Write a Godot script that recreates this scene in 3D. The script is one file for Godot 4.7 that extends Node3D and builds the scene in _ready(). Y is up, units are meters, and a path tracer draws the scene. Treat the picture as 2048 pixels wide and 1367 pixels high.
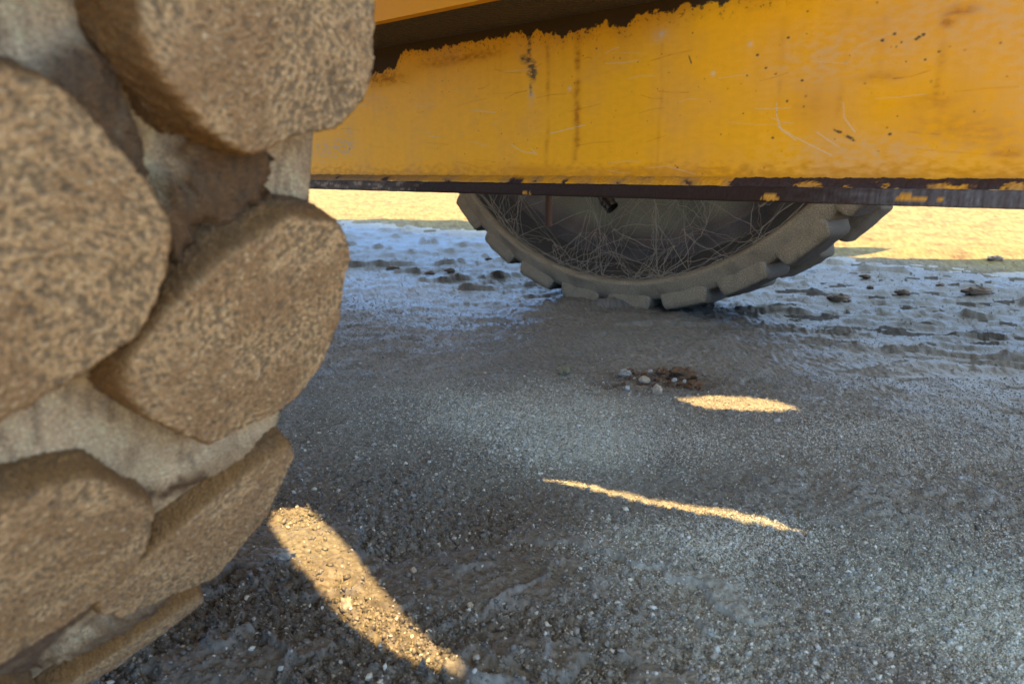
extends Node3D
# Under a yellow loader: a small steered tyre close by, the frame plate, a big far wheel, wet gravel and mud.

const HEADING := 48.0                       # degrees: the machine's length runs away to the left
const CAMERA_HEIGHT := 0.375
const RISE := 0.4                           # vertex colours are stored divided by this, the albedo multiplies it back

var across := Vector3(0.66913, 0, -0.74314) # across the machine, away from the near side
var along := Vector3(0.74314, 0, 0.66913)   # along the machine, towards the near end
var rng := RandomNumberGenerator.new()
var broad := FastNoiseLite.new()
var fine := FastNoiseLite.new()
var cells := FastNoiseLite.new()
var mats := {}

# ------------------------------------------------------------------ helpers
func frame_point(perp: float, s: float, y: float) -> Vector3:
	return across * perp + along * s + Vector3(0, y, 0)

func make_noise(n: FastNoiseLite, kind: int, seed_value: int, octaves: int) -> void:
	n.noise_type = kind
	n.seed = seed_value
	n.frequency = 1.0
	n.fractal_type = FastNoiseLite.FRACTAL_FBM if octaves > 1 else FastNoiseLite.FRACTAL_NONE
	n.fractal_octaves = octaves

func mesh_of(pos: PackedVector3Array, idx: PackedInt32Array, col: PackedColorArray, material: Material, flip := false, uv := PackedVector2Array()) -> ArrayMesh:
	var normals := PackedVector3Array()
	normals.resize(pos.size())
	var count := idx.size() / 3
	if flip:
		for t in count:
			var k := idx[t * 3 + 1]
			idx[t * 3 + 1] = idx[t * 3 + 2]
			idx[t * 3 + 2] = k
	for t in count:
		var a := idx[t * 3]
		var b := idx[t * 3 + 1]
		var c := idx[t * 3 + 2]
		var n := (pos[c] - pos[a]).cross(pos[b] - pos[a])
		normals[a] += n
		normals[b] += n
		normals[c] += n
	for i in pos.size():
		normals[i] = normals[i].normalized()
	var arrays := []
	arrays.resize(Mesh.ARRAY_MAX)
	arrays[Mesh.ARRAY_VERTEX] = pos
	arrays[Mesh.ARRAY_NORMAL] = normals
	if col.size() == pos.size():
		arrays[Mesh.ARRAY_COLOR] = col
	if uv.size() == pos.size():
		arrays[Mesh.ARRAY_TEX_UV] = uv
	arrays[Mesh.ARRAY_INDEX] = idx
	var m := ArrayMesh.new()
	m.add_surface_from_arrays(Mesh.PRIMITIVE_TRIANGLES, arrays)
	m.surface_set_material(0, material)
	return m

func grid_index(rows: int, columns: int, closed := false) -> PackedInt32Array:
	var idx := PackedInt32Array()
	var last := columns if closed else columns - 1
	idx.resize((rows - 1) * last * 6)
	var w := 0
	for i in rows - 1:
		for j in last:
			var j2 := (j + 1) % columns
			var a := i * columns + j
			var b := i * columns + j2
			var c := (i + 1) * columns + j
			var d := (i + 1) * columns + j2
			idx[w] = a
			idx[w + 1] = c
			idx[w + 2] = b
			idx[w + 3] = b
			idx[w + 4] = c
			idx[w + 5] = d
			w += 6
	return idx

func put(called: String, mesh: Mesh, parent: Node, at := Transform3D.IDENTITY) -> MeshInstance3D:
	var o := MeshInstance3D.new()
	o.name = called
	o.mesh = mesh
	o.transform = at
	parent.add_child(o, true)
	return o

func tag(o: Node, label: String, category := "", group := "", kind := "") -> void:
	if label != "":
		o.set_meta("label", label)
	if category != "":
		o.set_meta("category", category)
	if group != "":
		o.set_meta("group", group)
	if kind != "":
		o.set_meta("kind", kind)

func flat_face(st: SurfaceTool, pts: Array, normal: Vector3) -> void:
	# a convex face given in order, wound so that its front looks along normal
	var n: Vector3 = (pts[2] - pts[0]).cross(pts[1] - pts[0])
	if n.dot(normal) < 0.0:
		pts = pts.duplicate()
		pts.reverse()
	for k in range(1, pts.size() - 1):
		for p in [pts[0], pts[k], pts[k + 1]]:
			st.set_normal(normal)
			st.add_vertex(p)

func add_block(st: SurfaceTool, p0: float, p1: float, s0: float, s1: float, y0: float, y1: float) -> void:
	var c := []
	for k in 8:
		c.append(frame_point(p1 if k & 1 else p0, s1 if k & 2 else s0, y1 if k & 4 else y0))
	flat_face(st, [c[0], c[2], c[6], c[4]], -across)
	flat_face(st, [c[1], c[3], c[7], c[5]], across)
	flat_face(st, [c[0], c[1], c[5], c[4]], -along)
	flat_face(st, [c[2], c[3], c[7], c[6]], along)
	flat_face(st, [c[0], c[1], c[3], c[2]], Vector3.DOWN)
	flat_face(st, [c[4], c[5], c[7], c[6]], Vector3.UP)

func block(called: String, parent: Node, m: Material, p0: float, p1: float, s0: float, s1: float, y0: float, y1: float) -> MeshInstance3D:
	var st := SurfaceTool.new()
	st.begin(Mesh.PRIMITIVE_TRIANGLES)
	add_block(st, p0, p1, s0, s1, y0, y1)
	var mesh := st.commit()
	mesh.surface_set_material(0, m)
	return put(called, mesh, parent)

func plate(called: String, parent: Node, m: Material, outline: PackedVector2Array, y0: float, y1: float, in_frame := true) -> MeshInstance3D:
	# a level sheet of steel cut to an outline, (perp, s) or (x, z)
	var st := SurfaceTool.new()
	st.begin(Mesh.PRIMITIVE_TRIANGLES)
	var at := func(v: Vector2, y: float) -> Vector3: return frame_point(v.x, v.y, y) if in_frame else Vector3(v.x, y, v.y)
	var tri := Geometry2D.triangulate_polygon(outline)
	for t in tri.size() / 3:
		var a := outline[tri[t * 3]]
		var b := outline[tri[t * 3 + 1]]
		var c := outline[tri[t * 3 + 2]]
		flat_face(st, [at.call(a, y1), at.call(b, y1), at.call(c, y1)], Vector3.UP)
		flat_face(st, [at.call(a, y0), at.call(b, y0), at.call(c, y0)], Vector3.DOWN)
	var turn := -1.0 if Geometry2D.is_polygon_clockwise(outline) else 1.0
	for k in outline.size():
		var a := outline[k]
		var b := outline[(k + 1) % outline.size()]
		var d := (b - a).normalized()
		var o := Vector2(d.y, -d.x) * turn
		flat_face(st, [at.call(a, y0), at.call(b, y0), at.call(b, y1), at.call(a, y1)], at.call(o, 0.0))
	var mesh := st.commit()
	mesh.surface_set_material(0, m)
	return put(called, mesh, parent)

func tube(pts: PackedVector3Array, radius: float, sides: int, pos: PackedVector3Array, idx: PackedInt32Array) -> void:
	var start := pos.size()
	for i in pts.size():
		var d := (pts[mini(i + 1, pts.size() - 1)] - pts[maxi(i - 1, 0)]).normalized()
		var u := d.cross(Vector3(0.31, 0.83, 0.46)).normalized()
		var v := d.cross(u)
		for k in sides:
			var a := TAU * k / sides
			pos.append(pts[i] + (u * cos(a) + v * sin(a)) * radius)
	for i in pts.size() - 1:
		for k in sides:
			var a := start + i * sides + k
			var b := start + i * sides + (k + 1) % sides
			idx.append_array([a, b, a + sides, b, b + sides, a + sides])

func noise_texture(kind: int, freq: float, octaves: int, seed_value: int, size: int, lo: float, hi: float) -> ImageTexture:
	var n := FastNoiseLite.new()
	make_noise(n, kind, seed_value, octaves)
	n.frequency = freq
	var im := n.get_seamless_image(size, size)
	im.convert(Image.FORMAT_L8)
	var d := im.get_data()
	for i in d.size():
		d[i] = clampi(int((lo + (hi - lo) * d[i] / 255.0) * 255.0), 0, 255)
	return ImageTexture.create_from_image(Image.create_from_data(size, size, false, Image.FORMAT_L8, d))

func linear_gray(c: float) -> Color:
	return Color(c, c, c).linear_to_srgb()

func coloured(rough: float, relief: Texture2D = null, relief_scale := 0.0, tile := 8.0) -> StandardMaterial3D:
	var m := StandardMaterial3D.new()
	m.vertex_color_use_as_albedo = true
	m.albedo_color = linear_gray(RISE)
	m.roughness = rough
	if relief:
		m.heightmap_enabled = true
		m.heightmap_texture = relief
		m.heightmap_scale = relief_scale
		m.uv1_triplanar = true
		m.uv1_world_triplanar = true
		m.uv1_scale = Vector3.ONE * tile
	return m

func painted(c: Color, rough: float, metal := 0.0) -> StandardMaterial3D:
	var m := StandardMaterial3D.new()
	m.albedo_color = c.linear_to_srgb()
	m.roughness = rough
	m.metallic = metal
	return m

func tone(c: Color, k: float) -> Color:
	return Color(c.r * k, c.g * k, c.b * k)

func stored(c: Color) -> Color:
	return Color(clampf(c.r / RISE, 0, 1), clampf(c.g / RISE, 0, 1), clampf(c.b / RISE, 0, 1))

# ------------------------------------------------------------------ scene
func _ready() -> void:
	rng.seed = 20417
	make_noise(broad, FastNoiseLite.TYPE_SIMPLEX_SMOOTH, 11, 3)
	make_noise(fine, FastNoiseLite.TYPE_SIMPLEX_SMOOTH, 23, 1)
	make_noise(cells, FastNoiseLite.TYPE_CELLULAR, 37, 1)
	cells.cellular_return_type = FastNoiseLite.RETURN_DISTANCE

	var camera := Camera3D.new()
	camera.name = "camera"
	camera.position = Vector3(0, CAMERA_HEIGHT, 0)
	camera.rotation_degrees = Vector3(-12.98, 0, 0)
	camera.fov = 49.284
	camera.near = 0.04
	camera.far = 2000.0
	var lens := CameraAttributesPhysical.new()
	lens.frustum_focal_length = 26.16
	lens.frustum_focus_distance = 0.95
	lens.exposure_aperture = 12.0
	lens.frustum_near = 0.04
	lens.frustum_far = 2000.0
	camera.attributes = lens
	add_child(camera)
	camera.current = true

	var sky_look := ProceduralSkyMaterial.new()
	sky_look.sky_top_color = Color(0.62, 0.665, 0.675)
	sky_look.sky_horizon_color = Color(0.3, 0.5, 0.74)
	sky_look.sky_curve = 0.26
	sky_look.ground_bottom_color = Color(0.36, 0.32, 0.26)
	sky_look.ground_horizon_color = Color(0.6, 0.6, 0.58)
	sky_look.energy_multiplier = 1.0
	var sky := Sky.new()
	sky.sky_material = sky_look
	var env := Environment.new()
	env.background_mode = Environment.BG_SKY
	env.sky = sky
	env.tonemap_mode = Environment.TONE_MAPPER_LINEAR
	env.tonemap_exposure = 7.3
	env.sdfgi_enabled = true
	env.ssao_enabled = true
	env.ssil_enabled = true
	var world := WorldEnvironment.new()
	world.name = "world_environment"
	world.environment = env
	add_child(world)

	var sun := DirectionalLight3D.new()
	sun.name = "sun"
	sun.light_color = Color(1.0, 0.82, 0.54)
	sun.light_energy = 0.95
	sun.light_angular_distance = 0.5
	sun.shadow_enabled = true
	var travel := (across * 0.2 - along * 0.34 - Vector3.UP).normalized()
	sun.basis = Basis.looking_at(travel, Vector3.FORWARD)
	add_child(sun)

	make_materials()
	make_ground()
	make_gravel()
	var loader := Node3D.new()
	loader.name = "wheel_loader"
	add_child(loader)
	tag(loader, "worn yellow loader over wet gravel, seen from underneath with muddy tyres", "loader")
	make_body(loader)
	make_frame_plate(loader)
	make_far_wheel(loader)
	make_near_tyre(loader)
	make_stones()

func make_materials() -> void:
	var grit := noise_texture(FastNoiseLite.TYPE_SIMPLEX_SMOOTH, 0.05, 4, 5, 512, 0.0, 1.0)
	mats.grit = grit
	var grain := noise_texture(FastNoiseLite.TYPE_SIMPLEX_SMOOTH, 0.06, 5, 9, 512, 0.45, 1.0)
	mats.ground_wet = coloured(0.27, grit, 0.06, 6.0)
	mats.ground_wet.metallic_specular = 0.11
	mats.ground_damp = coloured(0.42, grit, 0.09, 9.0)
	mats.ground_dry = coloured(0.85, grit, 0.1, 9.0)
	mats.ground_dry.metallic_specular = 0.2
	mats.ground_damp.metallic_specular = 0.3
	mats.rubber = coloured(0.9, grit, 0.12, 22.0)
	mats.far_rubber = coloured(0.9, grit, 0.3, 10.0)
	mats.metal = coloured(0.7, grit, 0.04, 30.0)
	mats.metal.albedo_color = linear_gray(0.8)
	mats.metal.metallic_specular = 0.3
	mats.yellow = painted(Color(0.72, 0.31, 0.012), 0.45)
	mats.grease = painted(Color(0.035, 0.024, 0.014), 0.8)
	mats.soil = painted(Color(0.06, 0.04, 0.024), 0.9)
	mats.soil.heightmap_enabled = true
	mats.soil.heightmap_texture = grit
	mats.soil.heightmap_scale = 0.8
	mats.soil.uv1_triplanar = true
	mats.soil.uv1_world_triplanar = true
	mats.soil.uv1_scale = Vector3.ONE * 4.0
	mats.underside = painted(Color(0.5, 0.48, 0.43), 0.8)
	mats.dark = painted(Color(0.04, 0.036, 0.03), 0.7)
	for k in [mats.rubber, mats.far_rubber]:
		k.albedo_texture = grain
		k.albedo_color = linear_gray(RISE * 2.0)
	mats.stone = coloured(0.75, grit, 0.1, 30.0)
	mats.gravel = coloured(0.6)
	mats.gravel.albedo_color = linear_gray(0.7)
	mats.yellow.metallic_specular = 0.2

# ------------------------------------------------------------------ ground
func smooth(a: float, b: float, x: float) -> float:
	var t := clampf((x - a) / (b - a), 0.0, 1.0)
	return t * t * (3.0 - 2.0 * t)

func bump_at(x: float, z: float, cx: float, cz: float, rx: float, rz: float) -> float:
	var dx := (x - cx) / rx
	var dz := (z - cz) / rz
	return exp(-(dx * dx + dz * dz))

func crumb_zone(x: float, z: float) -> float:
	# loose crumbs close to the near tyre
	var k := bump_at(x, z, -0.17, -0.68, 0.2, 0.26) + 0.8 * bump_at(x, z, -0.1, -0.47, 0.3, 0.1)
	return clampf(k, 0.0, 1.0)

func smear_zone(x: float, z: float) -> float:
	var k := bump_at(x, z, -0.02, -0.63, 0.12, 0.06) + smooth(0.08, 0.16, broad.get_noise_2d(x * 5.5 - 3.0, z * 5.5 + 17.0)) * smooth(-0.85, -0.6, z) * smooth(0.3, 0.1, x)
	return smooth(0.25, 0.6, k)

func powder_zone(x: float, z: float) -> float:
	var n := broad.get_noise_2d(x * 3.0 + 9.0, z * 3.0)
	var k := bump_at(x, z, -0.02, -1.14, 0.22, 0.16) + 0.9 * bump_at(x, z, 0.15, -0.98, 0.2, 0.1) + 1.4 * bump_at(x, z, 0.44, -0.5, 0.26, 0.16) + 0.6 * bump_at(x, z, 0.2, -0.7, 0.12, 0.06)
	return clampf(k * (0.75 + n * 1.2), 0.0, 1.0)

func ground_height(x: float, z: float, r: float) -> float:
	var h := broad.get_noise_2d(x * 0.9, z * 0.9) * 0.014
	h += broad.get_noise_2d(x * 7.0 + 31.0, z * 7.0) * 0.006
	var perp := x * across.x + z * across.z
	var near := 1.0 - smooth(2.2, 4.5, r)
	if near > 0.0:
		h += fine.get_noise_2d(x * 62.0, z * 62.0) * 0.0016 * near
		var c := crumb_zone(x, z)
		var d := cells.get_noise_2d(x * 100.0, z * 100.0) + 1.0
		var sm := smear_zone(x, z)
		h += (0.45 - d) * (0.0024 + 0.0085 * c) * (1.0 - 0.85 * sm)
		h += fine.get_noise_2d(x * 190.0 + 7.0, z * 190.0) * 0.0009
		# dried ripples to the right
		var rip := bump_at(x, z, 0.52, -0.84, 0.3, 0.14)
		if rip > 0.02:
			var q := (z + 0.28 * x + 0.03 * broad.get_noise_2d(x * 5.0, z * 9.0)) * 260.0
			h += absf(sin(q * 0.5)) * 0.006 * rip * clampf(0.3 + broad.get_noise_2d(x * 14.0, z * 14.0 + 5.0) * 2.2, 0.0, 1.0)
		# smeared mud with low edges, bottom left
		h += sm * 0.006
		var crest := 1.0 - absf(broad.get_noise_2d(x * 6.0 + 70.0, z * 6.0)) * 7.0
		if crest > 0.0:
			h += crest * crest * 0.008 * smooth(-0.8, -0.55, z) * smooth(0.15, -0.05, x)
	# lug prints in the wet mud round the far wheel
	var track := smooth(1.35, 1.85, perp) * (1.0 - smooth(3.0, 3.9, perp))
	if track > 0.01:
		var left := x < 0.35
		var q := z * 1.0 + (0.3 * x if left else -0.26 * x) + 0.1 * broad.get_noise_2d(x * 1.1 + 4.0, z * 1.6)
		var f := q / 0.235
		f -= floorf(f)
		var ridge := smooth(0.28, 0.5, f) * (1.0 - smooth(0.5, 0.62, f))
		var gate := smooth(-0.05, 0.25, broad.get_noise_2d(x * 3.2, z * 5.0 + 40.0))
		h += track * ridge * gate * ((0.018 if left else 0.012) + 0.009 * broad.get_noise_2d(x * 9.0, z * 14.0))
		var furrow := 1.0 - absf(broad.get_noise_2d(x * 1.7 + (0.0 if left else 30.0), q * 8.0)) * 6.0
		if furrow > 0.0:
			h += track * furrow * 0.007
		h += track * 0.004 * broad.get_noise_2d(x * 6.0, z * 13.0)
	else:
		h += 0.004 * broad.get_noise_2d(x * 12.0, z * 26.0) * smooth(2.0, 4.0, r)
	# mud squeezed up round the foot of the far wheel
	h += 0.02 * bump_at(perp, x * along.x + z * along.z, 1.9, -1.19, 0.24, 0.2)
	return h

func ground_colour(x: float, z: float, h: float) -> Color:
	var perp := x * across.x + z * across.z
	var n1 := broad.get_noise_2d(x * 2.1 + 50.0, z * 2.1)
	var n2 := fine.get_noise_2d(x * 150.0, z * 150.0)
	var c := Color(0.178, 0.174, 0.16)
	c = c.lerp(Color(0.11, 0.092, 0.074), clampf(0.4 + n1 * 1.4 - smooth(-0.2, 0.4, x), 0.0, 1.0) * smooth(-1.3, -0.85, z))
	c = c.lerp(Color(0.34, 0.365, 0.33), powder_zone(x, z) * 0.8)
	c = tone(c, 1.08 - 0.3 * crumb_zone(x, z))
	var dirt := bump_at(x, z, 0.27, -1.3, 0.12, 0.07) * (0.6 + broad.get_noise_2d(x * 30.0, z * 30.0) * 1.5)
	c = c.lerp(Color(0.075, 0.04, 0.02), clampf(dirt, 0.0, 0.95))
	var track := smooth(1.5, 1.95, perp) * (1.0 - smooth(3.0, 3.6, perp))
	c = c.lerp(Color(0.046, 0.042, 0.036), track * 0.92)
	var sandy := smooth(3.2, 3.65, perp + n1 * 0.3)
	var speck := smooth(0.05, 0.5, broad.get_noise_2d(x * 9.0, z * 4.5)) * 0.9 + smooth(0.0, 0.4, broad.get_noise_2d(x * 2.6, z * 4.0 + 9.0)) * 0.35
	c = c.lerp(Color(0.165, 0.145, 0.072).lerp(Color(0.12, 0.09, 0.05), speck), sandy)
	return tone(c, 1.0 + n2 * 0.35 + n1 * 0.15)

func wetness(x: float, z: float) -> float:
	var perp := x * across.x + z * across.z
	var s := x * along.x + z * along.z
	var w := smooth(0.75, 1.5, perp) * (1.0 - smooth(2.7, 3.5, perp))
	w *= 0.35 + 0.65 * smooth(-0.7, -1.5, s)
	w = maxf(w, 0.42)
	w -= powder_zone(x, z) * 0.4 + smooth(3.2, 3.7, perp)
	return w + 0.35 * broad.get_noise_2d(x * 4.0 + 77.0, z * 9.0)

func make_ground() -> void:
	var centre := Vector3(0, 0, 0.35)
	var radii := PackedFloat32Array()
	var r := 0.62
	while r < 22.0:
		radii.append(r)
		var z := maxf(r - 0.35, 0.3)
		r += clampf(z * z * 0.0042, 0.0016, 0.16)
	var columns := 760
	var rows := radii.size()
	var half := deg_to_rad(47.0)
	var pos := PackedVector3Array()
	var col := PackedColorArray()
	var nor := PackedVector3Array()
	pos.resize(rows * columns)
	col.resize(rows * columns)
	nor.resize(rows * columns)
	for i in rows:
		var ri := radii[i]
		var rim := smooth(20.0, 21.9, ri)
		for j in columns:
			var a := half * (2.0 * j / (columns - 1) - 1.0)
			var x := sin(a) * ri
			var z := centre.z - cos(a) * ri
			var h := ground_height(x, z, ri)
			if j < 3 or j > columns - 4 or i < 3:
				h -= 0.05
			pos[i * columns + j] = Vector3(x, h - rim * 0.05, z)
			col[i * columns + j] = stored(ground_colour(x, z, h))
	for i in rows:
		var i0 := maxi(i - 1, 0)
		var i1 := mini(i + 1, rows - 1)
		for j in columns:
			var j0 := maxi(j - 1, 0)
			var j1 := mini(j + 1, columns - 1)
			nor[i * columns + j] = (pos[i * columns + j1] - pos[i * columns + j0]).cross(pos[i1 * columns + j] - pos[i0 * columns + j]).normalized()
	var sets := [PackedInt32Array(), PackedInt32Array(), PackedInt32Array()]
	for i in rows - 1:
		for j in columns - 1:
			var a := i * columns + j
			var p := pos[a]
			var w := wetness(p.x, p.z) if (i % 2 == 0) else wetness(p.x + 0.003, p.z)
			var which := 0 if w > 0.62 else 1 if w > 0.3 else 2
			var c := a + columns
			sets[which].append_array(PackedInt32Array([a, c, a + 1, a + 1, c, c + 1]))
	var mesh := ArrayMesh.new()
	var looks := [mats.ground_wet, mats.ground_damp, mats.ground_dry]
	for k in 3:
		if sets[k].is_empty():
			continue
		var arrays := []
		arrays.resize(Mesh.ARRAY_MAX)
		arrays[Mesh.ARRAY_VERTEX] = pos
		arrays[Mesh.ARRAY_NORMAL] = nor
		arrays[Mesh.ARRAY_COLOR] = col
		arrays[Mesh.ARRAY_INDEX] = sets[k]
		mesh.add_surface_from_arrays(Mesh.PRIMITIVE_TRIANGLES, arrays)
		mesh.surface_set_material(mesh.get_surface_count() - 1, looks[k])
	var ground := put("ground", mesh, self)
	tag(ground, "wet grey gravel and mud under the loader, sandy and sunlit beyond", "", "", "structure")
	var far_sheet := PlaneMesh.new()
	far_sheet.size = Vector2(1600, 1600)
	var sand := painted(Color(0.165, 0.145, 0.072), 0.9)
	far_sheet.material = sand
	var terrain := put("terrain", far_sheet, self, Transform3D(Basis.IDENTITY, Vector3(0, -0.045, 0)))
	tag(terrain, "flat sandy yard running on to the horizon", "", "", "structure")

func lump(seed_value: int, rings: int, rough: float, squash: Vector3, m: Material, c0: Color, c1: Color) -> ArrayMesh:
	# a rounded stone or clod of about 1 m, resting with its base near y = 0
	var pos := PackedVector3Array()
	var col := PackedColorArray()
	var around := rings * 2
	for i in rings + 1:
		var v := PI * i / rings
		for j in around:
			var u := TAU * j / around
			var d := Vector3(sin(v) * cos(u), cos(v), sin(v) * sin(u))
			var q := d * 1.1 + Vector3.ONE * (seed_value * 7.31)
			var k := 0.5 * (1.0 + rough * broad.get_noise_3dv(q) * 1.5 + rough * 0.35 * broad.get_noise_3dv(q * 4.0))
			pos.append(d * k * squash)
			col.append(stored(c0.lerp(c1, clampf(0.5 + broad.get_noise_3dv(q * 3.0 + Vector3.ONE * 5.0) * 1.6, 0, 1))))
	return mesh_of(pos, grid_index(rings + 1, around, true), col, m, true)

func make_gravel() -> void:
	var ground := get_node("ground")
	var white := Color(1, 1, 1)
	for kind in 3:
		var mm := MultiMesh.new()
		mm.transform_format = MultiMesh.TRANSFORM_3D
		mm.use_colors = true
		var count := 100000
		mm.instance_count = count
		mm.mesh = lump(40 + kind, 3, 0.75, Vector3(1.0, 0.75, 0.85), mats.gravel, tone(white, RISE), tone(white, RISE * 0.8))
		var buf := PackedFloat32Array()
		buf.resize(count * 16)
		for i in count:
			var z := -0.42 * pow(8.0, pow(rng.randf(), 1.15))
			var x := z * rng.randf_range(-0.8, 0.8)
			if i % 4 == 0:
				# white grit lies thick on the powdery places
				var heap: Array = [[-0.02, -1.14, 0.2, 0.13], [0.12, -1.0, 0.16, 0.08], [0.44, -0.52, 0.2, 0.12], [0.2, -0.7, 0.12, 0.05], [0.5, -1.0, 0.2, 0.12]][(i / 4) % 5]
				x = heap[0] + rng.randfn() * heap[2] * 0.6
				z = minf(heap[1] + rng.randfn() * heap[3] * 0.6, -0.4)
			if i % 4 and rng.randf() < smooth(1.1, 1.5, x * across.x + z * across.z) * 0.85:
				z = -0.45 - rng.randf() * 0.9
				x = z * rng.randf_range(-0.8, 0.6)
			if rng.randf() < smear_zone(x, z) * 0.85:
				x += 0.4
			var crumbs := crumb_zone(x, z)
			var powder := powder_zone(x, z)
			var d := 0.0008 + 0.0013 * pow(rng.randf(), 3.0) + 0.0006 * -z
			if rng.randf() < crumbs * 0.4:
				d *= rng.randf_range(1.2, 3.0)
			elif rng.randf() < 0.02 + powder * 0.06:
				d *= rng.randf_range(1.4, 2.4)
			var b := Basis(Vector3(rng.randf_range(-1, 1), rng.randf_range(-1, 1), rng.randf_range(-1, 1)).normalized(), rng.randf() * TAU).scaled(Vector3.ONE * d)
			var y := ground_height(x, z, sqrt(x * x + (z - 0.35) * (z - 0.35))) + d * rng.randf_range(-0.1, 0.3)
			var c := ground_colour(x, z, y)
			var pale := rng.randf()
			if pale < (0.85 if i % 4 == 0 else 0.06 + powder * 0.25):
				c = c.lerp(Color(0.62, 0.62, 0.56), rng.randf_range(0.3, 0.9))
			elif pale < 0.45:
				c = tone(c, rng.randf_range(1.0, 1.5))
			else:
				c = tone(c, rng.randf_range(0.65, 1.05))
			c = Color(minf(c.r / 0.7, 1), minf(c.g / 0.7, 1), minf(c.b / 0.7, 1))
			var o := i * 16
			buf[o] = b.x.x
			buf[o + 1] = b.y.x
			buf[o + 2] = b.z.x
			buf[o + 3] = x
			buf[o + 4] = b.x.y
			buf[o + 5] = b.y.y
			buf[o + 6] = b.z.y
			buf[o + 7] = y
			buf[o + 8] = b.x.z
			buf[o + 9] = b.y.z
			buf[o + 10] = b.z.z
			buf[o + 11] = z
			buf[o + 12] = c.r
			buf[o + 13] = c.g
			buf[o + 14] = c.b
			buf[o + 15] = 1.0
		mm.buffer = buf
		var g := MultiMeshInstance3D.new()
		g.name = "gravel"
		g.multimesh = mm
		ground.add_child(g, true)
		tag(g, "", "", "", "stuff")

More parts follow.
